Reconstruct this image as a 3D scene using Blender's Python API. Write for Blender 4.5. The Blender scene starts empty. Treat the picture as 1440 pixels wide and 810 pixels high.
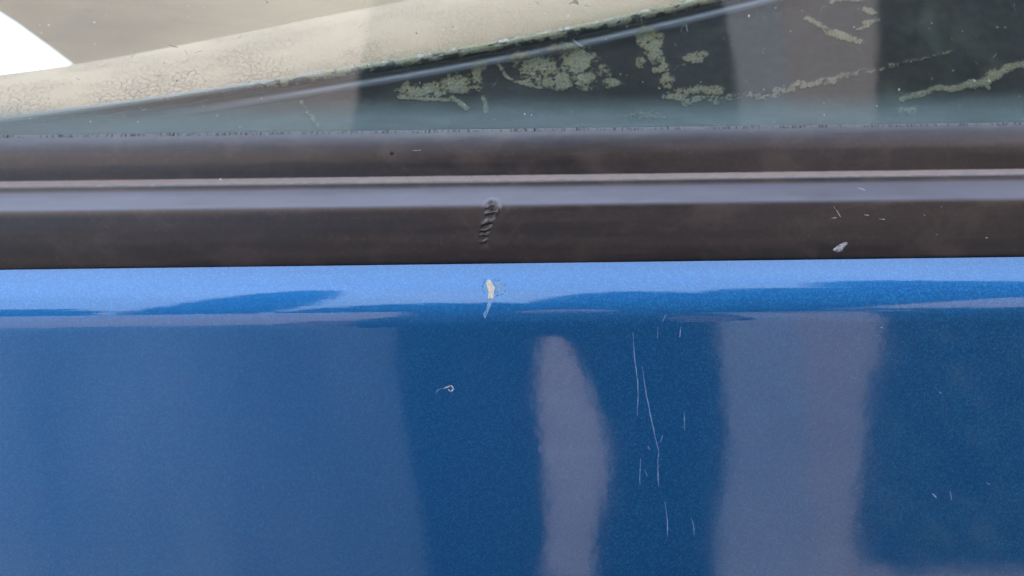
import bpy, bmesh, math, random
import numpy as np
from mathutils import Vector, Matrix
R = math.radians
random.seed(7); rng = np.random.default_rng(11)
S = bpy.context.scene; COL = S.collection

# ------------------------------------------------------------------ camera, sky, sun, exposure
BELT = 0.95                         # height of the car's belt line above the ground
CD = 0.30                           # camera distance from the belt line
PITCH, ROLL, HF = -9.0, 0.72, 46.0
FPX = 720 / math.tan(R(HF / 2))
CZ = BELT + CD * math.tan(R(-PITCH - math.degrees(math.atan((405 - 373) / FPX))))
CAM = Vector((0, -CD, CZ))
cd = bpy.data.cameras.new('camera'); cam = bpy.data.objects.new('camera', cd); COL.objects.link(cam)
S.camera = cam
cam.location = CAM
cam.rotation_euler = (Matrix.Rotation(R(90 + PITCH), 4, 'X') @ Matrix.Rotation(R(-ROLL), 4, 'Z')).to_euler()
cd.sensor_width = 36; cd.lens = 18 / math.tan(R(HF / 2)); cd.clip_start = 0.002; cd.clip_end = 600
cd.dof.use_dof = True; cd.dof.focus_distance = 0.298; cd.dof.aperture_fstop = cd.lens / 2.9

SUN_EL = 55
w = bpy.data.worlds.new('World'); S.world = w; w.use_nodes = True
wn = w.node_tree; wn.nodes.clear()
sky = wn.nodes.new('ShaderNodeTexSky'); sky.sky_type = 'NISHITA'; sky.sun_disc = False
sky.sun_elevation = R(SUN_EL); sky.sun_rotation = 0; sky.air_density = 1.0; sky.dust_density = 3.5; sky.ozone_density = 1.2
bg = wn.nodes.new('ShaderNodeBackground'); bg.inputs[1].default_value = 0.15
wo = wn.nodes.new('ShaderNodeOutputWorld')
# thin bright cloud over the blue
wtc = wn.nodes.new('ShaderNodeTexCoord'); wno = wn.nodes.new('ShaderNodeTexNoise'); wno.inputs['Scale'].default_value = 2.2; wno.inputs['Detail'].default_value = 4
wn.links.new(wtc.outputs['Generated'], wno.inputs['Vector'])
wmr = wn.nodes.new('ShaderNodeMapRange'); wn.links.new(wno.outputs['Fac'], wmr.inputs[0])
for i, x in enumerate((.3, .7, .62, .92)): wmr.inputs[i + 1].default_value = x
wmx = wn.nodes.new('ShaderNodeMix'); wmx.data_type = 'RGBA'; wn.links.new(wmr.outputs[0], wmx.inputs[0]); wn.links.new(sky.outputs[0], wmx.inputs[6])
wmx.inputs[7].default_value = (11.2, 13.5, 16.8, 1)
wn.links.new(wmx.outputs[2], bg.inputs[0]); wn.links.new(bg.outputs[0], wo.inputs[0])
sl = bpy.data.lights.new('sun', 'SUN'); sl.energy = 2.2; sl.angle = R(2); sl.color = (1, .95, .88)
so = bpy.data.objects.new('sun', sl); COL.objects.link(so); so.rotation_euler = (-R(90 - SUN_EL), 0, 0)
so.location = (0, 3, 6)
S.view_settings.view_transform = 'Standard'; S.view_settings.look = 'None'
S.view_settings.exposure = 0.85; S.view_settings.gamma = 1
S.view_settings.use_curve_mapping = False
S.render.engine = 'CYCLES'
S.cycles.max_bounces = 8; S.cycles.transparent_max_bounces = 12

# ------------------------------------------------------------------ helpers
ROT = cam.rotation_euler.to_matrix()
def ray(u, v):
    return (ROT @ Vector(((u - 720) / FPX, (405 - v) / FPX, -1)))
def on_y(u, v, y):
    d = ray(u, v); t = (y - CAM.y) / d.y
    return CAM + d * t
def rays_np(U, V):
    M = np.array(ROT)
    L = np.stack([(U - 720) / FPX, (405 - V) / FPX, -np.ones_like(U)], -1)
    return L @ M.T
def on_y_np(U, V, Y):
    D = rays_np(U, V); t = (Y - CAM.y) / D[..., 1]
    return np.array(CAM) + D * t[..., None]

def hsh(ix, iy, seed):
    n = (ix.astype(np.int64) * 374761393 + iy.astype(np.int64) * 668265263 + seed * 974634777) & 0xffffffff
    n = ((n ^ (n >> 13)) * 1274126177) & 0xffffffff
    return ((n ^ (n >> 16)) & 0xffff) / 65535.0
def vn(x, y, seed=0):
    ix = np.floor(x); iy = np.floor(y); fx = x - ix; fy = y - iy
    fx = fx * fx * (3 - 2 * fx); fy = fy * fy * (3 - 2 * fy)
    a = hsh(ix, iy, seed); b = hsh(ix + 1, iy, seed); c = hsh(ix, iy + 1, seed); d = hsh(ix + 1, iy + 1, seed)
    return (a * (1 - fx) + b * fx) * (1 - fy) + (c * (1 - fx) + d * fx) * fy
def fbm(x, y, o=4, seed=0):
    s = 0; a = .5; t = 0
    for i in range(o):
        s = s + a * vn(x, y, seed + i); t += a; a *= .55; x = x * 2.03 + 11.3; y = y * 2.03 - 5.7
    return s / t

ORG = {}
def empty(name, loc, label, cat, group=None):
    o = bpy.data.objects.new(name, None); COL.objects.link(o); o.location = loc
    o['label'] = label; o['category'] = cat
    if group: o['group'] = group
    ORG[o.name] = Vector(loc)
    o.empty_display_size = .05
    return o
def link(name, me, m, parent=None, smooth=True, label=None, kind=None):
    o = bpy.data.objects.new(name, me); COL.objects.link(o)
    if m is not None: me.materials.append(m)
    if smooth:
        me.polygons.foreach_set('use_smooth', [True] * len(me.polygons))
    if parent is not None:
        o.parent = parent
        root = parent
        while root.parent: root = root.parent
        if parent is root: o.location = -ORG[root.name]
    if label: o['label'] = label
    if kind: o['kind'] = kind
    return o
def mesh(verts, faces, name='m'):
    me = bpy.data.meshes.new(name); me.from_pydata([tuple(v) for v in verts], [], faces); me.update(); return me
def grid(P, name='grid', flip=False):
    n, m, _ = P.shape
    idx = np.arange(n * m).reshape(n, m)
    a, b, c, d = idx[:-1, :-1], idx[1:, :-1], idx[1:, 1:], idx[:-1, 1:]
    F = np.stack([a, b, c, d] if not flip else [d, c, b, a], -1).reshape(-1, 4)
    me = bpy.data.meshes.new(name)
    me.vertices.add(n * m); me.vertices.foreach_set('co', P.reshape(-1).astype(np.float32))
    me.loops.add(F.size); me.loops.foreach_set('vertex_index', F.reshape(-1).astype(np.int32))
    me.polygons.add(len(F)); me.polygons.foreach_set('loop_start', (np.arange(len(F)) * 4).astype(np.int32))
    me.polygons.foreach_set('loop_total', np.full(len(F), 4, np.int32))
    me.update(calc_edges=True); return me
def attr(me, name, arr):
    a = me.attributes.new(name, 'FLOAT', 'POINT'); a.data.foreach_set('value', arr.reshape(-1).astype(np.float32))
def bx(bm, c, s, rot=None, bev=0):
    r = bmesh.ops.create_cube(bm, size=1)
    M = Matrix.Translation(c) @ (rot.to_4x4() if rot else Matrix()) @ Matrix.Diagonal((*s, 1))
    bmesh.ops.transform(bm, matrix=M, verts=r['verts'])
    if bev:
        es = list({e for v in r['verts'] for e in v.link_edges})
        bmesh.ops.bevel(bm, geom=es, offset=bev, segments=2, affect='EDGES', profile=.6)
def bm_mesh(bm, name='m'):
    me = bpy.data.meshes.new(name); bm.to_mesh(me); bm.free(); return me
def box(name, c, s, m, parent=None, bev=0, **k):
    bm = bmesh.new(); bx(bm, c, s, bev=bev); return link(name, bm_mesh(bm), m, parent, smooth=False, **k)
def prism(name, pts, y0, y1, m, parent=None, **k):      # outline in XZ, thickness along Y
    n = len(pts); V = [(x, y0, z) for x, z in pts] + [(x, y1, z) for x, z in pts]
    F = [list(range(n)), list(range(2 * n - 1, n - 1, -1))] + [[i, i + n, (i + 1) % n + n, (i + 1) % n] for i in range(n)]
    me = mesh(V, F); bm = bmesh.new(); bm.from_mesh(me); bmesh.ops.recalc_face_normals(bm, faces=bm.faces); bm.to_mesh(me); bm.free()
    return link(name, me, m, parent, smooth=False, **k)

# ------------------------------------------------------------------ materials
class N:
    def __init__(s, name):
        s.m = bpy.data.materials.new(name); s.m.use_nodes = True; s.t = s.m.node_tree; s.t.nodes.clear()
        s.out = s.n('ShaderNodeOutputMaterial'); s.tc = s.n('ShaderNodeTexCoord')
    def n(s, typ, **kw):
        nd = s.t.nodes.new(typ)
        for k, v in kw.items(): setattr(nd, k, v)
        return nd
    def l(s, a, b): s.t.links.new(a, b)
    def set(s, nd, **kw):
        for k, v in kw.items():
            inp = nd.inputs[k.replace('_', ' ')]
            if hasattr(v, 'is_output') or isinstance(v, bpy.types.NodeSocket): s.l(v, inp)
            else: inp.default_value = v
        return nd
    def coord(s, sc=(1, 1, 1), rot=(0, 0, 0)):
        mp = s.n('ShaderNodeMapping'); mp.inputs['Scale'].default_value = sc; mp.inputs['Rotation'].default_value = rot
        s.l(s.tc.outputs['Object'], mp.inputs[0]); return mp.outputs[0]
    def noise(s, scale, detail=3, co=None, rough=.5, dist=0):
        nd = s.n('ShaderNodeTexNoise'); nd.inputs['Scale'].default_value = scale; nd.inputs['Detail'].default_value = detail
        nd.inputs['Roughness'].default_value = rough; nd.inputs['Distortion'].default_value = dist
        s.l(co or s.tc.outputs['Object'], nd.inputs['Vector']); return nd.outputs['Fac']
    def voro(s, scale, co=None, feature='F1', out='Distance', rnd=1):
        nd = s.n('ShaderNodeTexVoronoi', feature=feature); nd.inputs['Scale'].default_value = scale
        nd.inputs['Randomness'].default_value = rnd
        s.l(co or s.tc.outputs['Object'], nd.inputs['Vector']); return nd.outputs[out]
    def ramp(s, fac, stops):
        nd = s.n('ShaderNodeValToRGB'); cr = nd.color_ramp
        while len(cr.elements) < len(stops): cr.elements.new(.5)
        for e, (p, c) in zip(cr.elements, stops):
            e.position = p; e.color = (*c, 1) if hasattr(c, '__len__') else (c, c, c, 1)
        s.l(fac, nd.inputs[0]); return nd.outputs[0]
    def math(s, op, a, b=None, c=None, clamp=False):
        nd = s.n('ShaderNodeMath', operation=op, use_clamp=clamp)
        for i, x in enumerate((a, b, c)):
            if x is None: continue
            if isinstance(x, (int, float)): nd.inputs[i].default_value = x
            else: s.l(x, nd.inputs[i])
        return nd.outputs[0]
    def mix(s, f, a, b):
        nd = s.n('ShaderNodeMix', data_type='RGBA')
        for i, x in ((0, f), (6, a), (7, b)):
            if isinstance(x, (int, float)): nd.inputs[i].default_value = x
            elif isinstance(x, tuple): nd.inputs[i].default_value = (*x, 1)
            else: s.l(x, nd.inputs[i])
        return nd.outputs[2]
    def bump(s, h, strength=.5, dist=.0005, nrm=None):
        nd = s.n('ShaderNodeBump'); nd.inputs['Strength'].default_value = strength; nd.inputs['Distance'].default_value = dist
        s.l(h, nd.inputs['Height'])
        if nrm: s.l(nrm, nd.inputs['Normal'])
        return nd.outputs[0]
    def at(s, name):
        nd = s.n('ShaderNodeAttribute', attribute_name=name); return nd.outputs['Fac']
    def sep(s):
        nd = s.n('ShaderNodeSeparateXYZ'); s.l(s.tc.outputs['Object'], nd.inputs[0]); return nd.outputs
    def mr(s, v, a, b, c=0, d=1, smooth=True):
        nd = s.n('ShaderNodeMapRange', interpolation_type='SMOOTHSTEP' if smooth else 'LINEAR')
        s.l(v, nd.inputs[0])
        for i, x in enumerate((a, b, c, d)): nd.inputs[i + 1].default_value = x
        return nd.outputs[0]
    def pr(s, **kw):
        p = s.n('ShaderNodeBsdfPrincipled')
        for k, v in kw.items():
            inp = p.inputs[k.replace('_', ' ')]
            if isinstance(v, bpy.types.NodeSocket): s.l(v, inp)
            elif isinstance(v, tuple) and len(v) == 3 and inp.type == 'RGBA': inp.default_value = (*v, 1)
            else: inp.default_value = v
        s.l(p.outputs[0], s.out.inputs[0]); return p

def mat_paint():
    s = N('blue_metallic_paint')
    fl = s.n('ShaderNodeTexVoronoi'); fl.inputs['Scale'].default_value = 3300; s.l(s.tc.outputs['Object'], fl.inputs[0])
    cs = s.n('ShaderNodeSeparateColor'); s.l(fl.outputs['Color'], cs.inputs[0])
    # flakes lean each its own way
    vs = s.n('ShaderNodeVectorMath', operation='SUBTRACT'); s.l(fl.outputs['Color'], vs.inputs[0]); vs.inputs[1].default_value = (.5, .5, .5)
    sc = s.n('ShaderNodeVectorMath', operation='SCALE'); s.l(vs.outputs[0], sc.inputs[0]); sc.inputs['Scale'].default_value = .10
    geo = s.n('ShaderNodeNewGeometry')
    ad = s.n('ShaderNodeVectorMath', operation='ADD'); s.l(geo.outputs['Normal'], ad.inputs[0]); s.l(sc.outputs[0], ad.inputs[1])
    nm = s.n('ShaderNodeVectorMath', operation='NORMALIZE'); s.l(ad.outputs[0], nm.inputs[0])
    col = s.mix(s.math('POWER', cs.outputs[0], 2.5), (.011, .094, .255), (.016, .155, .36))
    dst = s.math('MULTIPLY', s.mr(s.noise(900, 5, rough=.8), .55, .75), s.mr(s.noise(40, 4), .4, .7, .0, .10))
    col = s.mix(s.math('MAXIMUM', dst, s.math('MULTIPLY', specks(s, 170, .06, .92), .6)), col, (.45, .47, .5))
    peel = s.noise(260, 2)
    peel2 = s.noise(45, 2)
    b = s.bump(peel, .03, .0003); b = s.bump(peel2, .02, .0006, b)
    rgh = s.mr(s.noise(120, 4), .3, .7, .040, .065)
    s.pr(Base_Color=col, Metallic=.93, Roughness=.52, Normal=nm.outputs[0], Coat_Weight=1.0, Coat_Roughness=rgh, Coat_IOR=1.62, Coat_Normal=b)
    return s.m
def specks(s, scale, thr, gate):
    nd = s.n('ShaderNodeTexVoronoi'); nd.inputs['Scale'].default_value = scale; s.l(s.tc.outputs['Object'], nd.inputs[0])
    c = s.n('ShaderNodeSeparateColor'); s.l(nd.outputs['Color'], c.inputs[0])
    thrn = s.math('MULTIPLY', c.outputs[1], thr)
    thrn = s.math('MULTIPLY', thrn, s.mr(s.noise(scale * 9, 2), .3, .7, .2, 1.7))
    a = s.math('LESS_THAN', nd.outputs['Distance'], thrn); b = s.math('GREATER_THAN', c.outputs[0], gate)
    return s.math('MULTIPLY', a, b)
def mat_trim():
    s = N('black_moulding_plastic')
    z = s.sep()[2]
    fine = s.noise(2600, 4, rough=.7); med = s.noise(300, 4)
    streak = s.noise(1, 4, s.coord((700, 700, 60)))
    wide = s.noise(1, 3, s.coord((14, 60, 260)))
    base = s.mix(s.mr(med, .35, .7), (.009, .006, .006), (.016, .011, .011))
    base = s.mix(s.mr(wide, .42, .7, 0, .8), base, (.034, .020, .014))
    smud = s.mr(s.noise(1, 4, s.coord((55, 40, 75)), .65, .5), .48, .68)
    base = s.mix(s.math('MULTIPLY', smud, .8), base, (.050, .034, .028))
    dust = s.math('MULTIPLY', s.mr(s.noise(900, 5, rough=.75), .50, .72), s.mr(wide, .3, .7, .15, .7))
    base = s.mix(s.math('MULTIPLY', dust, .2), base, (.20, .18, .20))
    base = s.mix(s.math('MULTIPLY', s.at('sky_sheen'), s.mr(wide, .2, .8, .8, 1.0)), base, (.115, .11, .145))  # sky reflection on the upward bands, painted in as a paler base colour
    base = s.mix(specks(s, 230, .07, .95), base, (.55, .52, .55))
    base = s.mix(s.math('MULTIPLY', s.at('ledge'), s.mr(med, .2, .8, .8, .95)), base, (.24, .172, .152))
    rgh = s.mr(s.math('ADD', s.math('MULTIPLY', streak, .2), s.math('MULTIPLY', wide, .8)), .3, .7, .31, .39)
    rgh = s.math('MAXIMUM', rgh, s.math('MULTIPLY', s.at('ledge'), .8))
    b = s.bump(fine, .15, .00006); b = s.bump(med, .12, .0004, b)
    s.pr(Base_Color=base, Roughness=rgh, Normal=b, Specular_IOR_Level=.9, IOR=1.5)
    return s.m
def mat_glass():
    s = N('tinted_window_glass')
    x, y, z = s.sep()
    tr = s.n('ShaderNodeBsdfTransparent'); tr.inputs[0].default_value = (.94, .97, .955, 1)
    gl = s.n('ShaderNodeBsdfGlossy'); gl.inputs['Roughness'].default_value = .015
    s.l(s.bump(s.noise(60, 2), .03, .001), gl.inputs['Normal'])
    fr = s.n('ShaderNodeFresnel'); fr.inputs[0].default_value = 1.55
    m1 = s.n('ShaderNodeMixShader'); s.l(fr.outputs[0], m1.inputs[0]); s.l(tr.outputs[0], m1.inputs[1]); s.l(gl.outputs[0], m1.inputs[2])
    # dust film: thicker where the glass dips behind the seal, wiped in faint arcs, plus grit
    film = s.mr(z, BELT + .0345, BELT + .0430, .42, .022)
    sw = s.noise(1, 5, s.coord((60, 60, 420), (0, R(6), 0)), .6, .4)
    film = s.math('MULTIPLY', film, s.mr(sw, .3, .75, .82, 1.15))
    film = s.math('ADD', film, s.math('MULTIPLY', s.mr(s.noise(1, 5, s.coord((25, 25, 90), (0, R(-24), 0)), .6, .8), .5, .78), .06))
    gr = specks(s, 520, .13, .87); gr2 = specks(s, 210, .06, .92)
    hair = s.math('MULTIPLY', s.math('LESS_THAN', s.math('ABSOLUTE', s.math('SUBTRACT', s.noise(110, 1, dist=.6), .5)), .004), s.math('GREATER_THAN', s.noise(150, 2), .66))
    film = s.math('MAXIMUM', film, s.math('MULTIPLY', s.math('MAXIMUM', gr, gr2), .8))
    film = s.math('MAXIMUM', film, s.math('MULTIPLY', hair, .6))
    df = s.n('ShaderNodeBsdfDiffuse')
    s.l(s.mix(s.math('MAXIMUM', gr, gr2), (.27, .39, .41), (.72, .70, .62)), df.inputs[0])
    m2 = s.n('ShaderNodeMixShader'); s.l(film, m2.inputs[0]); s.l(m1.outputs[0], m2.inputs[1]); s.l(df.outputs[0], m2.inputs[2])
    s.l(m2.outputs[0], s.out.inputs[0]); return s.m
def mat_inner():
    s = N('dirty_black_inner_seal')
    moss = s.at('moss'); rib = s.at('rib'); grime = s.at('grime')
    n1 = s.noise(1400, 5, rough=.7); n2 = s.noise(420, 4)
    ex = s.math('ADD', moss, s.math('MULTIPLY', s.math('SUBTRACT', n1, .5), 1.3))
    k = s.mr(ex, .32, .74)
    base = s.mix(s.mr(n2, .35, .7), (.020, .021, .020), (.038, .038, .034))
    base = s.mix(s.math('MULTIPLY', grime, .55), base, (.22, .27, .27))
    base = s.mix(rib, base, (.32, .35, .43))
    mc = s.mix(s.mr(s.noise(230, 3), .35, .65), (.72, .76, .56), (.80, .72, .45))
    mc = s.mix(s.mr(s.noise(2300, 4, rough=.8), .4, .65), s.mix(.6, mc, (.05, .06, .045)), mc)
    col = s.mix(s.math('MULTIPLY', k, .82), base, mc)
    gr = specks(s, 300, .10, .88)
    col = s.mix(gr, col, (.6, .6, .52))
    b = s.bump(n1, .5, .0003); b = s.bump(k, .6, .0003, b)
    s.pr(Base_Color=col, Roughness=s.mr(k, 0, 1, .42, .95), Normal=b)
    return s.m
def mat_leather():
    s = N('beige_grained_leather')
    co = s.coord((1, 1, 1.0), (0, R(10), 0))
    wob = s.n('ShaderNodeVectorMath', operation='ADD')
    nz = s.n('ShaderNodeTexNoise'); nz.inputs['Scale'].default_value = 240; s.l(co, nz.inputs['Vector'])
    scl = s.n('ShaderNodeVectorMath', operation='SCALE'); s.l(nz.outputs['Color'], scl.inputs[0]); scl.inputs['Scale'].default_value = .0024
    s.l(co, wob.inputs[0]); s.l(scl.outputs[0], wob.inputs[1])
    v1 = s.voro(480, wob.outputs[0], 'DISTANCE_TO_EDGE'); v2 = s.voro(800, wob.outputs[0], 'DISTANCE_TO_EDGE')
    e1 = s.mr(v1, 0, .09); e2 = s.mr(v2, 0, .10)
    amp = s.math('MULTIPLY', s.mr(s.noise(45, 3), .35, .65, .15, 1), s.mr(s.sep()[0], -.12, .02, 1, .25))
    h = s.math('ADD', s.math('MULTIPLY', e1, amp), s.math('MULTIPLY', e2, .15))
    col = s.mix(s.mr(s.noise(14, 4), .35, .7), (.43, .345, .26), (.36, .29, .215))
    col = s.mix(s.math('MULTIPLY', s.math('SUBTRACT', 1, e1), s.math('MULTIPLY', amp, .7)), col, (.30, .25, .21))
    col = s.mix(s.mr(s.noise(500, 5), .45, .8, 0, .25), col, (.5, .42, .33))
    s.pr(Base_Color=col, Roughness=.75, Specular_IOR_Level=.14, Normal=s.bump(h, 1, .0005)); return s.m
def mat_simple(name, c1, c2, scale=30, rough=.7, bs=.2, bd=.002, metal=0, stretch=(1, 1, 1)):
    s = N(name); co = s.coord(stretch)
    n = s.noise(scale, 5, co)
    s.pr(Base_Color=s.mix(s.mr(n, .3, .7), c1, c2), Roughness=rough, Metallic=metal, Normal=s.bump(s.noise(scale * 4, 4, co), bs, bd)); return s.m

PAINT = mat_paint(); TRIM = mat_trim(); GLASS = mat_glass(); INNER = mat_inner(); LEATHER = mat_leather()
M_interior = mat_simple('beige_cabin_cloth', (.84, .66, .44), (.44, .34, .23), 3.2, .8, stretch=(.8, 1, 4))  # stretched streaks in the cloth colour imitate reflection smears on the glass
M_scr = mat_simple('scraped_clear_coat', (.20, .29, .46), (.06, .14, .30), 900, .6)
M_primer = mat_simple('bare_cream_primer', (.50, .45, .38), (.36, .32, .27), 1500, .7)
M_halo = mat_simple('lifted_lacquer', (.13, .25, .40), (.07, .17, .33), 1300, .45)
M_scuff = mat_simple('white_scuff', (.62, .60, .64), (.16, .15, .18), 1800, .7)
M_felt_d = mat_simple('dark_felt', (.012, .012, .016), (.03, .03, .035), 900, .9)
M_felt_l = mat_simple('dusty_felt', (.20, .18, .20), (.10, .09, .11), 900, .9)
M_dark = mat_simple('dark_rubber', (.01, .01, .011), (.016, .016, .017), 300, .7)

# ------------------------------------------------------------------ the car
car = empty('car', (0, .6, 0), 'blue metallic car in close-up at its door, with black belt moulding and dusty window', 'car')

def profile(table, v0, y0, v1, step):
    """walk down the side of the car: table = (picture row, tilt of the normal above level)"""
    vs = [t[0] for t in table]; ph = [t[1] for t in table]
    pts = []; y = y0
    v = v0
    k = math.tan(R(PITCH + math.degrees(math.atan((405 - v) / FPX))))
    z = CZ + (y + CD) * k
    pts.append((y, z)); 
    while v < v1:
        v += step
        k = math.tan(R(PITCH + math.degrees(math.atan((405 - v) / FPX))))
        t = math.tan(R(float(np.interp(v, vs, ph))))
        # y' = y + (z'-z) t ; z' = CZ+(y'+CD)k
        z2 = (CZ + (y + CD) * k - k * z * t) / (1 - k * t)
        y = y + (z2 - z) * t; z = z2
        pts.append((y, z))
    return pts
PANEL = profile([(366, 50), (373, 42), (378, 40), (386, 42), (400, 38), (412, 33), (425, 29), (438, 22), (449, 12), (462, 3.6), (480, 2.8), (560, 2.4), (650, 1.9), (810, .8), (1000, -1), (2400, -6)], 370.5, .0055, 2300, 1.0)
TRIMP = profile([(181, 46), (184, 34), (195, 25), (210, 17), (225, 6), (238, -6), (245.5, -10), (247, 43), (255, 43), (257.5, 20), (262, 18), (265, 24), (272, 29), (286, 31), (290, 23), (295, 4), (300, -4), (320, -9), (350, -13), (373, -15), (378, -32), (384, -60)], 181, .0115, 384, 1.0)

def hit(prof, u, v, off=0.0):
    d = ray(u, v); k = d.z / d.y
    P = np.array(prof); g = (P[:, 1] - CZ) - k * (P[:, 0] + CD)
    i = int(np.argmax(g[:-1] * g[1:] <= 0)); t = g[i] / (g[i] - g[i + 1] + 1e-12)
    y, z = P[i] + (P[i + 1] - P[i]) * t
    tg = P[min(i + 3, len(P) - 1)] - P[max(i - 2, 0)]; n = Vector((0, tg[1], -tg[0])).normalized()
    if n.y > 0: n = -n
    x = CAM.x + d.x * (y + CD) / d.y
    return Vector((x, y, z)) + n * off, n

def sweep(name, prof, xs, m, thick, disp=None, **kw):
    P = np.array(prof); n = len(P)
    T = np.gradient(P, axis=0); T /= np.linalg.norm(T, axis=1)[:, None]
    NN = np.stack([T[:, 1], -T[:, 0]], 1)          # (y,z)
    NN *= np.where(NN[:, :1] > 0, -1, 1)
    X, I = np.meshgrid(xs, np.arange(n), indexing='ij')
    Y = P[I, 0]; Z = P[I, 1]
    if disp is not None:
        h = disp(X, Y, Z); Y = Y + NN[I, 0] * h; Z = Z + NN[I, 1] * h
    front = np.stack([X, Y, Z], -1)
    back = np.stack([X[:, ::-1], Y[:, ::-1] + thick, Z[:, ::-1]], -1)
    allp = np.concatenate([front, back[:, ::max(1, n // 12)], front[:, :1]], 1)
    return link(name, grid(allp, flip=True), m, car, **kw)

# lower blue door skin, dented very slightly round the chip
cp, cn = hit(PANEL, 692, 408)
def chip_h(X, Y, Z):
    r = np.minimum(np.hypot(X - cp.x + .0010, Z - cp.z - .0006) + .0011, np.hypot(X - cp.x - .0017, (Z - cp.z - .0006) * .9) + .0009)
    r = r + (fbm(X * 700, Z * 700, 3, 55) - .5) * .0018
    wob = fbm(X * 1300, Z * 1300, 3, 5)
    inside = np.clip((.0027 - r) / .0006 + (wob - .5) * 2, 0, 1)
    return -.00016 * inside * (.6 + .4 * fbm(X * 1500, Z * 1500, 2, 9))
xs = np.concatenate([np.linspace(-.75, -.14, 14)[:-1], np.linspace(-.14, cp.x - .006, 60)[:-1], np.linspace(cp.x - .006, cp.x + .006, 90)[:-1], np.linspace(cp.x + .006, .14, 60)[:-1], np.linspace(.14, .75, 14)])
panel = sweep('door_panel', PANEL, xs, PAINT, .004, chip_h)

# black belt moulding with the burst crease
dp, dn = hit(TRIMP, 692, 291); d2, _ = hit(TRIMP, 681, 345)
def trim_h(X, Y, Z):
    h = (fbm(X * 60, Z * 200, 3, 3) - .5) * .00010
    dx = X - dp.x; dz = Z - dp.z; r = np.sqrt(dx ** 2 + (dz * 1.1) ** 2)
    core = np.exp(-(r / .0011) ** 2)
    h = h - 8e-4 * core + .0006 * np.exp(-((r * (.75 + .5 * fbm(X * 420, Z * 420, 2, 44)) - .0017) / .0005) ** 2) * (.3 + .9 * fbm(X * 800, Z * 800, 2, 46)) * (.35 + .65 * np.clip(dx / .0015 + .3, 0, 1))
    h = h + .0012 * core * (fbm(X * 3200, Z * 3200, 2, 21) - .45)
    t = np.clip((dp.z - Z) / (dp.z - d2.z), 0, 1.15)
    cx = dp.x - .0004 + (d2.x - dp.x) * t + .0003 * np.sin(t * 7)
    wv = np.exp(-((X - cx) / (.00135 - .0004 * t)) ** 4) * np.clip((dp.z - Z) / .0008, 0, 1) * np.clip((1.12 - t) / .25, 0, 1)
    ph = (t + .05 * np.sin(t * 9)) * 5.4 * 2 * np.pi + (X - cx) * 150 + 3.5 * fbm(X * 700, Z * 700, 2, 8)
    h = h + wv * (.0006 * np.maximum(np.sin(ph), -.3) * (.5 + fbm(X * 500, Z * 500, 2, 12)) - .0003) * (1.1 - .7 * t)
    h = h - .00012 * np.exp(-((X - cx + .0022) / .0013) ** 2) * np.clip((dp.z - Z) / .001, 0, 1) * np.clip((1 - t) / .5, 0, 1)
    # ragged pressed line under the light ledge
    return h
xs = np.concatenate([np.linspace(-.75, -.135, 10)[:-1], np.linspace(-.135, dp.x - .007, 160)[:-1], np.linspace(dp.x - .007, dp.x + .007, 150)[:-1], np.linspace(dp.x + .007, .135, 160)[:-1], np.linspace(.135, .75, 10)])
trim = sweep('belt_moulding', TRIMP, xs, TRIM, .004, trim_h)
co = np.empty(len(trim.data.vertices) * 3, np.float32); trim.data.vertices.foreach_get('co', co); co = co.reshape(-1, 3)
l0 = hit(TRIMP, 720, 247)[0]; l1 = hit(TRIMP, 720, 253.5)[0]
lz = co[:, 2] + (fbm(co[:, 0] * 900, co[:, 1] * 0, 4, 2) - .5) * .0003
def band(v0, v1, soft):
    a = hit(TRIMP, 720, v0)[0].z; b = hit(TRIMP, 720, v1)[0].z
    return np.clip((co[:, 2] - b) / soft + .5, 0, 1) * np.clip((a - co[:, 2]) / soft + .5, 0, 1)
ck = np.maximum(band(262, 289, .0009), .30 * band(178, 205, .0035)) * (.85 + .3 * fbm(co[:, 0] * 90, co[:, 2] * 500, 3, 17))  # bands where the sky highlight is put into the colour
attr(trim.data, 'sky_sheen', np.clip(ck, 0, 1))
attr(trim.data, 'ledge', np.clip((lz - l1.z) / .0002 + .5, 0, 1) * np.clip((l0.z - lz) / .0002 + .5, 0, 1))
# dark gap under the moulding
gp = [(TRIMP[-1][0] + .0015, BELT + .003), (.012, BELT + .003), (.012, BELT - .006), (.0075, BELT - .006)]
bm = bmesh.new(); bx(bm, ((0, .013, BELT - .001)), (1.5, .012, .010)); link('gap_seal', bm_mesh(bm), M_dark, car, smooth=False)

# side glass, leaning in
g0, _ = hit(TRIMP, 720, 184)
GL_Y = g0.y + .0012; TILT = 6.0
def glass_y(z): return GL_Y + (z - g0.z) * math.tan(R(TILT))
zt = BELT + .40; zb = g0.z - .02
V = []
for x in (-.75, .75):
    for z in (zb, zt):
        V += [(x, glass_y(z), z), (x, glass_y(z) + .0035, z)]
me = mesh(V, [(0, 4, 6, 2), (1, 3, 7, 5), (0, 1, 5, 4), (2, 6, 7, 3), (0, 2, 3, 1), (4, 5, 7, 6)])
bm = bmesh.new(); bm.from_mesh(me); bmesh.ops.recalc_face_normals(bm, faces=bm.faces); bm.to_mesh(me); bm.free()
glass = link('window_glass', me, GLASS, car, smooth=False)

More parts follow.
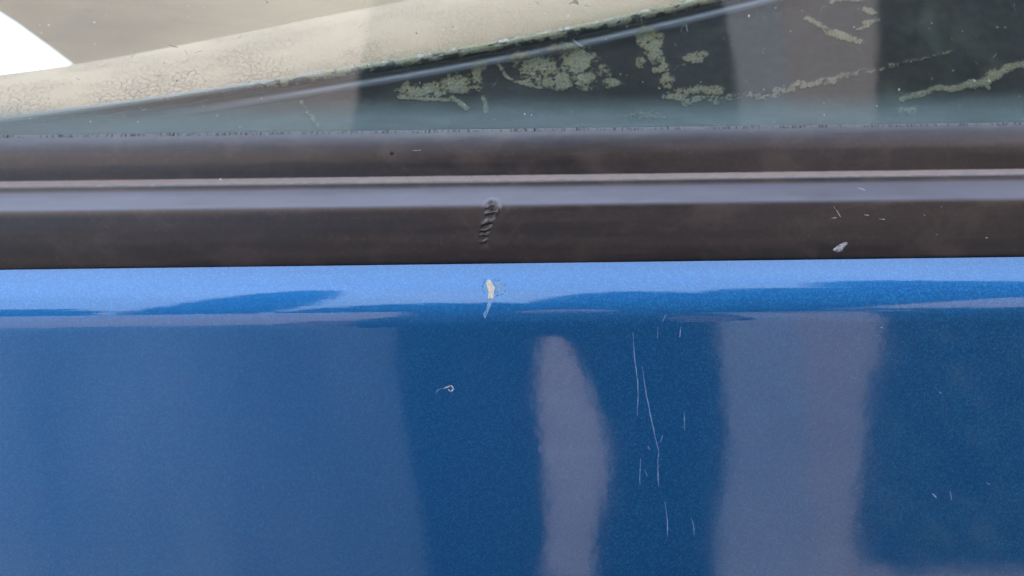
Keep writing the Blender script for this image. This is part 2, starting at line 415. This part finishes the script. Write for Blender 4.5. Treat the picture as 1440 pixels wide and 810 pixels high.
# felt fringe where the moulding wipes the glass
def fibres(name, n, m, lo, hi, jit, seed):
    r = random.Random(seed); V = []; F = []
    for i in range(n):
        u = r.uniform(-120, 1560); v = 183.5 - (u - 720) * math.tan(R(ROLL)) 
        p, nn = hit(TRIMP, u, v + 0.5)
        p = p + Vector((0, r.uniform(-.0002, .0004), r.uniform(-jit, jit)))
        L = r.uniform(lo, hi); wd = r.uniform(.00007, .00016); lean = r.uniform(-.8, .8) * L
        a = p + Vector((-wd, 0, -.0002)); b = p + Vector((wd, 0, -.0002)); c = p + Vector((lean + wd * .6, .0004, L)); d = p + Vector((lean - wd * .6, .0004, L)); e = p + Vector((0, .00018, 0))
        k = len(V); V += [a, b, c, d, e]; F += [(k, k + 1, k + 2, k + 3), (k + 1, k + 4, k + 2), (k + 4, k, k + 3), (k + 4, k + 3, k + 2)]
    return link(name, mesh(V, F), m, trim, smooth=False, kind='stuff')
fibres('felt_fringe', 2600, M_felt_d, .0002, .0006, .00012, 1)
fibres('felt_fringe', 1100, M_felt_l, .0001, .00045, .00022, 2)

# ---- patches and scratches lying on a surface of the car
def patch(name, prof, poly, m, parent, off=.00006, label=None):
    rr = random.Random(len(name) + int(poly[0][0])); q = []
    for a, b in zip(poly, poly[1:] + poly[:1]):
        for i in range(4): t = i / 4; q.append((a[0] + (b[0] - a[0]) * t + rr.uniform(-.55, .55), a[1] + (b[1] - a[1]) * t + rr.uniform(-.55, .55)))
    poly = q
    V = []; c = Vector((sum(p[0] for p in poly) / len(poly), sum(p[1] for p in poly) / len(poly), 0))
    top = [hit(prof, u, v, off)[0] for u, v in poly]; low = [hit(prof, u, v, -.0002)[0] for u, v in poly]
    ctr = hit(prof, c.x, c.y, off * 1.6)[0]; n = len(poly)
    V = top + low + [ctr]
    F = [(i, (i + 1) % n, 2 * n) for i in range(n)] + [(i, i + n, (i + 1) % n + n, (i + 1) % n) for i in range(n)]
    return link(name, mesh(V, F), m, parent, smooth=False, label=label)
def streak(name, prof, pts, wpx, m, parent, seed=0, off=.00005, label=None):
    r = random.Random(seed); P = []
    for (a, b) in zip(pts[:-1], pts[1:]):
        L = math.dist(a, b); k = max(2, int(L / 5))
        for i in range(k): t = i / k; P.append((a[0] + (b[0] - a[0]) * t + r.uniform(-.35, .35), a[1] + (b[1] - a[1]) * t))
    P.append(pts[-1]); n = len(P); Lf = []; Rt = []
    for i, (u, v) in enumerate(P):
        a = P[max(0, i - 1)]; b = P[min(n - 1, i + 1)]; d = (b[0] - a[0], b[1] - a[1]); L = math.hypot(*d) or 1
        ww = wpx * .36 * (.35 + .65 * math.sin(math.pi * (i + .4) / (n + .2))) * r.uniform(.6, 1.3)
        Lf.append((u - d[1] / L * ww, v + d[0] / L * ww)); Rt.append((u + d[1] / L * ww, v - d[0] / L * ww))
    return patch_strip(name, prof, Lf, Rt, m, parent, off, label)
def patch_strip(name, prof, A, B, m, parent, off, label):
    n = len(A); V = []
    for a, b in zip(A, B):
        c = ((a[0] + b[0]) / 2, (a[1] + b[1]) / 2)
        V += [hit(prof, *a, .00001)[0], hit(prof, *c, off)[0], hit(prof, *b, .00001)[0]]
    F = []
    for i in range(n - 1):
        k = i * 3; F += [(k, k + 3, k + 4, k + 1), (k + 1, k + 4, k + 5, k + 2)]
    return link(name, mesh(V, F), m, parent, smooth=False, label=label)

halo = [(679, 402), (682, 396), (688, 393), (694, 394), (699, 392), (705, 394), (709, 400), (711, 407), (709, 413), (703, 415), (700, 410), (696, 413), (690, 414), (683, 411)]
patch('lacquer_edge', PANEL, halo, M_halo, panel, -.00004, 'ring of lifted lacquer round the cream paint chip')
patch('paint_chip', PANEL, [(683.5, 398), (686, 393.5), (690, 394), (693, 399), (696, 404), (695, 412), (693.5, 420), (686, 419.5), (687, 411), (685, 404)], M_primer, panel, .00006, 'cream paint chip just under the moulding')
patch('paint_chip', PANEL, [(688, 420), (692, 420), (691, 428), (687, 438), (682, 448), (679.5, 442), (684, 434), (686, 427)], M_halo, panel, .00005, 'grey-blue tail running down from the cream paint chip')
SC = [([(890, 467), (892, 500), (897, 540), (897, 560), (896, 585)], 1.8), ([(903, 515), (908, 550), (918, 600), (926, 634)], 2.2), ([(926, 634), (925, 660), (926, 684)], 1.8),
      ([(901, 645), (900, 665), (900, 682)], 1.5), ([(935, 705), (938, 725), (939, 755)], 1.7), ([(957, 460), (956, 474)], 1.6), ([(962, 580), (963, 605)], 1.6), ([(929, 622), (932, 612)], 1.5),
      ([(972, 728), (976, 742), (976, 752)], 1.6), ([(925, 460), (925, 476)], 1.0), ([(932, 452), (936, 443)], 1.6), ([(907, 661), (910, 670)], 1.4), ([(911, 627), (914, 633)], 2.0),
      ([(1311, 694), (1317, 700)], 2.6), ([(1336, 690), (1338, 703)], 2.0), ([(1386, 679), (1392, 681)], 1.7), ([(1320, 551), (1324, 553)], 2.4), ([(1238, 460), (1241, 461)], 2.4)]
for i, (p, wd) in enumerate(SC): streak('scratch', PANEL, p, wd, M_scr, panel, i)
streak('scratch', PANEL, [(623, 546.5), (630, 544), (634, 542), (638, 547), (634, 551), (630, 547)], 2.6, M_scuff, panel, 50, label='small curled white nick left of centre')
streak('scratch', PANEL, [(613, 553), (615, 549), (621, 546)], 1.2, M_scr, panel, 51)
patch('scuff_mark', TRIMP, [(1171, 351.5), (1177, 346), (1183, 343), (1186, 341.5), (1191, 340.5), (1192.5, 342.5), (1188, 346), (1186, 349), (1184, 352), (1178, 354.5)], M_scuff, trim, .0002, 'white scuff low on the moulding at the right')
for i, (p, wd) in enumerate([([(1172, 290), (1178, 298), (1182, 305)], 1.3), ([(1169, 307), (1176, 306)], 1.5), ([(1236, 308), (1244, 308.5)], 1.7), ([(1206, 264), (1213, 266), (1217, 268)], 1.6),
      ([(579, 212), (592, 211)], 1.1), ([(1386, 334), (1389, 335)], 2), ([(1316, 330), (1319, 330)], 2), ([(1299, 302), (1301, 303)], 2), ([(1215, 302), (1222, 303)], 1.6)]):
    streak('scratch', TRIMP, p, wd, M_scuff, trim, 70 + i)
# round grit bead stuck to the moulding
bm = bmesh.new(); p, _ = hit(TRIMP, 551, 215); bmesh.ops.create_icosphere(bm, subdivisions=2, radius=.0005, matrix=Matrix.Translation(p))
link('grit_bead', bm_mesh(bm), M_dark, trim)

# ---- inner seal and black panel seen through the glass
EU = np.array([-400, 0, 200, 400, 600, 800, 960, 1100, 1440, 1900]); EV = np.array([205, 165, 138, 108, 75, 38, 2, -32, -120, -240])
def edge(u): return np.interp(u, EU, EV)
us = np.arange(-260, 1700, 1.6)
us_s = edge(us); ker = np.hanning(151); ker /= ker.sum()
pad = np.pad(us_s, 75, mode='reflect', reflect_type='odd'); us_s = np.convolve(pad, ker, 'valid')
dd = np.concatenate([np.arange(-14, 46, .8), [46]])
rows2 = 150
U = np.repeat(us[:, None], len(dd) + rows2, 1)
E = np.repeat(us_s[:, None], len(dd) + rows2, 1)
Vv = np.concatenate([us_s[:, None] + np.where(dd < 0, -dd * .25, dd)[None, :], (us_s[:, None] + 46) + (np.linspace(0, 1, rows2 + 1)[1:])[None, :] * (np.maximum(240 - us_s, 60)[:, None] - 46)], 1)
D = Vv - E
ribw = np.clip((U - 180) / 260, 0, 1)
hd = np.array([-14, -8, -3, 0, 4, 8, 12, 15, 19, 21.5, 24, 28, 32, 34.5, 37, 46, 400]); hh = np.array([-3.2, -2.6, -1.2, .4, 1.6, 1.8, 1.0, -.4, -.8, -.6, .5, 1.0, .5, -.3, -.6, -.8, -.8]) * .001
H = np.interp(D, hd, hh)
H2 = np.interp(D, [-14, -8, -3, 0, 4, 8, 12, 15, 19, 400], np.array([-3.2, -2.6, -1.2, .4, 1.6, 1.8, 1.0, -.4, -.8, -.8]) * .001)
H = H2 + (H - H2) * ribw; H[:, :len(dd)] -= np.where(dd < 0, .004 * (-dd / 14), 0)[None, :]
def seg(u, v, a, b, wd):
    ax, ay = a; bx_, by = b; L2 = (bx_ - ax) ** 2 + (by - ay) ** 2 + 1e-6
    t = np.clip(((u - ax) * (bx_ - ax) + (v - ay) * (by - ay)) / L2, 0, 1)
    return np.exp(-(((u - ax - t * (bx_ - ax)) ** 2 + (v - ay - t * (by - ay)) ** 2) / wd ** 2))
moss = np.zeros_like(U)
wu = U + 16 * (fbm(U / 22, Vv / 22, 3, 31) - .5); wv_ = Vv + 14 * (fbm(U / 22, Vv / 22, 3, 41) - .5)
BL = [(600, 126, 40, 9, .8), (640, 118, 22, 14, .75), (672, 106, 10, 20, .85), (572, 126, 14, 9, .7), (756, 92, 34, 17, .72), (778, 112, 46, 15, .62), (812, 84, 26, 20, 1), (822, 114, 16, 16, .9), (730, 78, 20, 10, .6), (792, 66, 36, 6, .7),
      (862, 117, 15, 6, .8), (908, 54, 10, 13, .95), (922, 66, 12, 24, .95), (932, 96, 16, 8, .75), (940, 110, 9, 12, .75), (950, 133, 20, 6, .8), (898, 90, 8, 10, .4), (848, 100, 14, 12, .5), (985, 126, 34, 7, .65), (978, 80, 16, 9, .6),
      (1222, 14, 12, 5, .8), (1190, 0, 30, 5, .6), (1280, 158, 26, 12, .36), (905, 162, 60, 10, .32), (148, 120, 20, 3, .4)]
for (a, b, ra, rb, s_) in BL: moss = np.maximum(moss, s_ * np.exp(-(((wu - a) / ra) ** 2 + ((wv_ - b) / rb) ** 2) * .9))
ST = [((1134, 25), (1165, 42), 4, .8), ((1165, 42), (1206, 60), 6, .85), ((1268, 139), (1310, 128), 4, 1), ((1310, 128), (1380, 116), 4.5, 1), ((1380, 116), (1412, 98), 6, 1), ((1412, 98), (1480, 84), 6, .9),
      ((1385, 116), (1390, 124), 3, .9), ((960, 142), (1090, 132), 7, .40), ((1090, 130), (1190, 106), 7, .46), ((1190, 106), (1300, 84), 5, .34), ((560, 137), (632, 141), 3, .7), ((636, 138), (656, 152), 4, .8), ((680, 138), (684, 156), 4, .8),
      ((424, 144), (446, 176), 4, .5), ((700, 90), (716, 112), 3, .7), ((716, 112), (760, 124), 3, .6), ((1215, 32), (1236, 28), 3, .8), ((1205, 42), (1225, 34), 2, .6), ((1260, 92), (1340, 72), 3, .35)]
for (a, b, wd, s_) in ST: moss = np.maximum(moss, s_ * seg(wu if wd > 4 else U, wv_ if wd > 4 else Vv, a, b, wd))
lace = fbm(U / 9 + 3 * fbm(U / 20, Vv / 20, 2, 5), Vv / 9, 4, 77); ridge = 1 - np.abs(2 * fbm(U / 7 + Vv / 16, Vv / 6, 3, 91) - 1)
cr = 1 - np.abs(2 * fbm(U / 5 + 2 * fbm(U / 14, Vv / 14, 2, 6), Vv / 3.6, 3, 19) - 1)
lacy = .40 * lace + .30 * ridge + .30 * cr
reg = np.clip(moss, 0, 1)
moss = np.clip(reg * 1.02 + (lacy - .56) * 2.3 * (reg > .08) - .10, 0, 1) * np.clip((reg - .10) * 5, 0, 1)
# lichen along the top bead
al = np.clip((U - 250) / 200, .25, 1) * (.55 + .85 * vn(U / 34, U * 0, 3)) * np.clip((fbm(U / 10, D / 5, 3, 61) - .28) * 3, 0, 1)
bead = 1.35 * al * np.exp(-((D - 6) / 8.0) ** 2) * np.clip((U - 120) / 120, 0, 1)
moss = np.maximum(moss, bead)
moss = np.clip(moss + (fbm(U / 3.2, Vv / 3.2, 3, 15) - .5) * .30 * (moss > .12), 0, 1)
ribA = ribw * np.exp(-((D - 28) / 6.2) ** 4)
grime = np.clip(np.exp(-((D - 4) / 6) ** 2) * .9 * np.clip(1.2 - U / 900, .3, 1) + np.clip((D - 26) / 10, 0, 1) * np.clip((520 - U) / 420, 0, 1) * .7, 0, 1)
grime = np.maximum(grime, .42 * np.clip(reg * 1.1, 0, 1) * np.clip(fbm(U / 30 + Vv / 40, Vv / 4, 4, 71) * 2.2 - .45, 0, 1))
bump = np.clip((moss - .3) * 3, 0, 1) * (.25 + 1.0 * fbm(U / 2.6, Vv / 2.6, 3, 25)) * .00028
H = H + bump
YI = .0262 + .00012 * (200 - Vv)
P = on_y_np(U, Vv, YI - H)
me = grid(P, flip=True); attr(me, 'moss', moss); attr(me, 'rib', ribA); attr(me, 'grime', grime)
inner = link('inner_seal', me, INNER, car)

# ---- beige leather door cap
LU = np.array([-300, 0, 115, 300, 480, 620, 900, 1700]); LV = np.array([140, 105, 90, 55, 18, -8, -60, -260])
us2 = np.arange(-260, 1500, 6.0); lo = edge(us2) + 6; ker = np.hanning(41); ker /= ker.sum()
lo = np.convolve(np.pad(lo, 20, mode='reflect', reflect_type='odd'), ker, 'valid')
up = np.interp(us2, LU, LV); up = np.convolve(np.pad(up, 20, mode='reflect', reflect_type='odd'), ker, 'valid')
T = np.linspace(0, 1, 90)
UU = np.repeat(us2[:, None], 90, 1); VV = lo[:, None] + (up - lo)[:, None] * (.55 * np.sin(T * math.pi / 2) + .45 * T)[None, :]
YY = .0315 + .00012 * (200 - lo)[:, None] + .062 * (T ** 1.25)[None, :] + 0 * UU
Pl = on_y_np(UU, VV, YY)
# roll over the crest and drop behind it
back = [Pl[:, -1:] + np.array([0, .012 * k, -.0022 * k * k]) for k in range(1, 9)]
Pl = np.concatenate([Pl] + back, 1)
leather = link('door_cap', grid(Pl, flip=True), LEATHER, car)

# ---- far side of the cabin, soft behind the glass
a = on_y(-6, 8, .62); b = on_y(40, 38, .62); b2 = on_y(84, 70, .62); c = on_y(124, 100, .62); d = on_y(126, 140, .62)
e = on_y(1700, 240, .62); f = on_y(1700, -500, .62); g = on_y(-140, -80, .62)
prism('pillar_trim', [(p.x, p.z) for p in (g, a, b, b2, c, d, e, f)], .60, .66, M_interior, car)
a = on_y(-400, 70, .5); b = on_y(150, 52, .5); c = on_y(700, -60, .5); d = on_y(1600, -260, .5)
# seat shoulder leaning across the far trim
bm = bmesh.new()
bx(bm, (.62, .52, on_y(620, 60, .5).z - .15), (1.05, .12, .36), Matrix.Rotation(R(-7), 3, 'Y'), .05)
link('seat_back', bm_mesh(bm), M_interior, car)

# unseen roof rail, sized to shade the moulding but not the leather; lower body below
bm = bmesh.new(); bx(bm, (0, .214, BELT + .43), (2.2, .168, .03), bev=.01); link('roof_shade_rail', bm_mesh(bm), PAINT, car)
bm = bmesh.new(); bx(bm, (0, .30, .50), (1.5, .5, .16), bev=.02); link('sill', bm_mesh(bm), PAINT, car)

# ------------------------------------------------------------------ the place mirrored in the paint and glass
M_ground = mat_simple('pale_paving', (.60, .49, .45), (.50, .41, .38), 3, .85)
M_render = mat_simple('tan_wall_render', (.68, .54, .48), (.60, .48, .43), 2, .85)
M_pillar = mat_simple('pinkish_render', (.72, .56, .51), (.63, .49, .45), 5, .85)
M_pillar2 = mat_simple('greyish_render', (.60, .55, .58), (.52, .48, .51), 5, .85)
M_gate = mat_simple('pale_grey_blue_gate', (.36, .42, .50), (.22, .29, .37), 2.6, .6, stretch=(2, 2, .5))
M_gate2 = mat_simple('dull_blue_gate', (.25, .29, .37), (.17, .21, .29), 2.6, .6, stretch=(2, 2, .5))
M_leaf = mat_simple('hedge_leaf', (.09, .12, .08), (.12, .15, .10), 12, .7)
M_cloth = mat_simple('dark_navy_cloth', (.012, .013, .018), (.018, .02, .026), 90, .9)
M_skin = mat_simple('skin', (.50, .30, .22), (.44, .26, .19), 30, .55)
M_hair = mat_simple('dark_hair', (.012, .009, .007), (.02, .015, .012), 200, .6)
M_phone = mat_simple('black_phone_shell', (.01, .01, .01), (.014, .014, .015), 60, .3)
M_roof = mat_simple('clay_roof_tile', (.25, .12, .08), (.18, .09, .06), 8, .8)

me = mesh([(-200, -200, 0), (200, -200, 0), (200, 300, 0), (-200, 300, 0)], [(0, 1, 2, 3)])
gnd = link('ground', me, M_ground, None, smooth=False, kind='structure'); gnd['label'] = 'pale sunlit paving'

me = mesh([(-40, -1.75, .004), (40, -1.75, .004), (40, 2.4, .004), (-40, 2.4, .004)], [(0, 1, 2, 3)])  # unseen dark strip, added to darken reflections in moulding and door
M_asph = mat_simple('dark_asphalt', (.055, .053, .052), (.035, .034, .034), 60, .9)
rd = link('darkening_strip', me, M_asph, None, smooth=False, kind='structure'); rd['label'] = 'unseen dark asphalt strip added under the car to darken reflections'
# house across the drive
house = empty('house', (1.5, -6.5, 0), 'low tan rendered house mirrored behind the person', 'house')
prism('wall', [(-9, 0), (-9, 5.4), (-.7, 5.1), (-.68, 3.0), (2.2, 3.0), (2.25, 5.0), (3.6, 7.0), (12, 6.6), (12, 0)], -7.2, -6.0, M_render, house)
me = mesh([(-.66, -5.8, 3.01), (2.18, -5.8, 3.01), (2.18, -7.6, 3.9), (-.66, -7.6, 3.9), (-.66, -7.6, 3.0), (2.18, -7.6, 3.0)], [(0, 1, 2, 3), (3, 2, 5, 4)])
link('roof', me, M_roof, house, smooth=False)
for x in (-6.5, -4.2, 3.2, 5.4, 7.6):
    wf = box('window', (x, -5.97, 1.6), (1.0, .08, 1.2), M_gate, house)
M_bark = mat_simple('bark', (.10, .08, .06), (.06, .05, .04), 9, .9)
M_tleaf = mat_simple('tree_leaf', (.035, .06, .02), (.06, .09, .03), 2, .7)
for i, (x, top, wd, lab) in enumerate([(-7.4, 10.6, 1.7, 'low tree behind the house, leftmost mirrored in the shoulder'), (-5.2, 10.2, 1.2, 'low tree mirrored between the leftmost and the tall tree'), (-3.05, 18, .62, 'tall narrow tree mirrored in the shoulder at the left'),
      (-.7, 10.8, 1.4, 'low tree mirrored in the shoulder right of the tall narrow tree'), (1.5, 14.5, 1.3, 'middling tree mirrored in the shoulder above the person'), (3.7, 15.5, 1.7, 'tall broad tree mirrored in the shoulder right of the middling one'), (6.4, 21, 2.0, 'tallest broad tree mirrored in the shoulder at the right')]):
    t = empty('tree', (x, -9.0, 0), lab, 'tree', 'trees behind the house')
    bm = bmesh.new(); bmesh.ops.create_cone(bm, cap_ends=True, segments=10, radius1=.22, radius2=.08, depth=top * .7, matrix=Matrix.Translation((x, -9, top * .35))); link('trunk', bm_mesh(bm), M_bark, t)
    rr = random.Random(i); V = []; F = []
    for k in range(4200):
        while True:
            a_, b_, c_ = rr.uniform(-1, 1), rr.uniform(-1, 1), rr.uniform(-1, 1)
            if a_ * a_ + b_ * b_ + c_ * c_ < 1 - .25 * rr.random(): break
        p = Vector((x + a_ * wd * 1.15, -9 + b_ * 1.3, top * .58 + c_ * top * .43)); q = Matrix.Rotation(rr.uniform(0, 6), 3, 'Z') @ Matrix.Rotation(rr.uniform(0, 3), 3, 'X'); n = len(V)
        V += [p + q @ Vector(tt) * rr.uniform(.12, .28) for tt in ((-.6, 0, 0), (0, -1, .1), (.6, 0, 0), (0, 1, .1))]; F.append((n, n + 1, n + 2, n + 3))
    link('crown', mesh(V, F), M_tleaf, t, smooth=False)
# gate pillar
post = empty('gate_pillar', (.57, -2.05, 0), 'pinkish gate pillar mirrored in the right side of the door', 'pillar')
prism('wall_stub', [(.70, .52), (.70, 1.66), (.80, 1.66), (.79, .62)], -2.35, -2.27, M_render, post)
prism('shaft', [(.30 + .095, 0), (.395, 1.70), (.53, 1.70), (.55, .7), (.60, 0)], -2.24, -1.99, M_pillar2, post)
prism('shaft_face', [(.395, 0), (.395, 1.68), (.72, 1.69), (.69, .8), (.67, .3), (.66, 0)], -2.25, -2.0, M_pillar, post)
box('cap', (.58, -2.12, 1.75), (.46, .34, .06), M_pillar, post, bev=.01)
# gate leaves
for i, (x0, x1, lab) in enumerate([(-1.9, -.88, 'pale grey-blue gate leaf mirrored at the left edge of the door'), (-.878, -.52, 'narrow grey-blue gate leaf mirrored beside the leftmost one'), (-.515, -.15, 'dull blue gate leaf mirrored left of the person')]):
    g = empty('gate_leaf', ((x0 + x1) / 2, -2.1 + .1 * i, 0), lab, 'gate')
    for k in range(1):  # one sheet
        n = 1; wd = (x1 - x0) / n
        box('sheet', (x0 + wd * (k + .5), -2.1 + .1 * i, .66), (wd - .004, .03, 1.16), M_gate2 if i == 2 else M_gate, g, bev=.003)
# hedge
hedge = empty('hedge', (2.0, -2.5, 0), 'dark clipped hedge mirrored at the right edge of the door', 'hedge')
bm = bmesh.new(); r = random.Random(4)
for i in range(16000):
    p = Vector((r.uniform(.8, 3.2), r.uniform(-2.8, -2.22), r.uniform(.02, 2.2)))
    q = Matrix.Rotation(r.uniform(0, 6), 3, 'Z') @ Matrix.Rotation(r.uniform(0, 3), 3, 'X'); s_ = r.uniform(.03, .06)
    vs = [bm.verts.new(p + q @ Vector(t) * s_) for t in ((-.5, 0, 0), (0, -.9, .1), (.5, 0, 0), (0, .9, .1))]; bm.faces.new(vs)
link('foliage', bm_mesh(bm), M_leaf, hedge, smooth=False, kind='stuff')
box('inner_twigs', (2.0, -2.55, 1.05), (2.3, .30, 2.1), M_bark, hedge)

# the person holding the phone, standing about a metre off the door
per = empty('person', (.07, -1.2, 0), 'person in dark clothes holding a phone, mirrored in the door', 'person')
def skin_body(name, pts, edges, m, parent, root=0, sub=2, rad=None):
    me = bpy.data.meshes.new(name); me.from_pydata([p[0] for p in pts], edges, [])
    o = bpy.data.objects.new(name, me); COL.objects.link(o); me.materials.append(m)
    o.parent = parent; o.location = -ORG[parent.name]
    md = o.modifiers.new('skin', 'SKIN'); md.use_smooth_shade = True
    if not me.skin_vertices: me.skin_vertices.new()
    for i, p in enumerate(pts):
        sv = me.skin_vertices[0].data[i]; sv.radius = p[1] if hasattr(p[1], '__len__') else (p[1], p[1]); sv.use_root = (i == root)
    ss = o.modifiers.new('subsurf', 'SUBSURF'); ss.levels = sub; ss.render_levels = sub
    return o
PY = -1.2; PX = .07
J = [((PX, PY, 1.05), (.175, .08)), ((PX, PY, 1.13), (.185, .10)), ((PX, PY + .02, 1.25), (.205, .12)), ((PX, PY + .05, 1.40), (.15, .08)), ((PX, PY + .09, 1.48), (.05, .05)),
     ((-.072, PY, .91), .100), ((-.034, PY + .01, .47), .086), ((-.06, PY - .02, .10), .05), ((-.06, PY + .10, .045), .04),
     ((.160, PY, .87), .098), ((.198, PY + .02, .615), .080), ((.168, PY, .46), .078), ((.16, PY - .02, .10), .05), ((.17, PY + .10, .045), .04),
     ((PX - .18, PY + .04, 1.38), .07), ((PX - .19, PY + .24, 1.14), .055), ((-.13, -.50, 1.00), .034), ((-.10, -.40, .995), .028),
     ((PX + .14, PY + .04, 1.38), .065), ((PX + .13, PY + .24, 1.14), .05), ((.13, -.50, 1.00), .034), ((.115, -.40, .995), .028)]
Ed = [(0, 1), (1, 2), (2, 3), (3, 4), (0, 5), (5, 6), (6, 7), (7, 8), (0, 9), (9, 10), (10, 11), (11, 12), (12, 13), (3, 14), (14, 15), (15, 16), (16, 17), (3, 18), (18, 19), (19, 20), (20, 21)]
skin_body('body', J, Ed, M_cloth, per)
# head with nose, ears and hair
bm = bmesh.new(); bmesh.ops.create_uvsphere(bm, u_segments=28, v_segments=20, radius=1)
hc = Vector((PX, PY + .12, 1.57))
for v in bm.verts:
    x, y, z = v.co
    tp = 1 - .22 * max(0, -z)
    nose = .03 * math.exp(-((x / .16) ** 2 + ((z + .12) / .25) ** 2)) if y > 0 else 0
    eye = -.010 * (math.exp(-(((abs(x) - .4) / .18) ** 2 + ((z - .05) / .14) ** 2)) if y > 0 else 0)
    v.co = Vector((x * .074 * tp, y * .094 * tp + nose + eye, z * .118)) + hc
link('head', bm_mesh(bm), M_skin, per)
bm = bmesh.new(); bmesh.ops.create_uvsphere(bm, u_segments=28, v_segments=20, radius=1)
bmesh.ops.delete(bm, geom=[v for v in bm.verts if v.co.z < -.25 or (v.co.y > .45 and v.co.z < .55)], context='VERTS')
for v in bm.verts: v.co = Vector((v.co.x * .082, v.co.y * .102, v.co.z * .127)) + hc + Vector((0, -.003, .004))
link('hair', bm_mesh(bm), M_hair, per)
for sgn in (-1, 1):
    hx = .085 * sgn; hy = -CD - .02
    pts = [((sgn * .115, -.40, .995), .022), ((sgn * .108, -.36, .99), .026), ((sgn * .10, -.335, .99), .020)]
    ed = [(0, 1), (1, 2)]
    for k in range(4):
        z = 1.012 - k * .017; b0 = len(pts)
        pts += [((sgn * .100, hy - .005, z), .0095), ((sgn * .094, hy + .008, z), .0085), ((sgn * .082, hy + .012, z - .002), .007)]
        ed += [(1, b0), (b0, b0 + 1), (b0 + 1, b0 + 2)]
    b0 = len(pts); pts += [((sgn * .085, hy - .030, 1.0), .010), ((sgn * .070, hy - .022, 1.01), .008)]; ed += [(1, b0), (b0, b0 + 1)]
    skin_body('hand', pts, ed, M_skin, per, 1)
ph = empty('phone', (0, -CD - .012, CZ - .035), 'black phone held level in both hands facing the door', 'phone')
bm = bmesh.new(); bx(bm, (0, -CD - .012, CZ - .018), (.158, .008, .074), bev=.003); link('case', bm_mesh(bm), M_phone, ph)
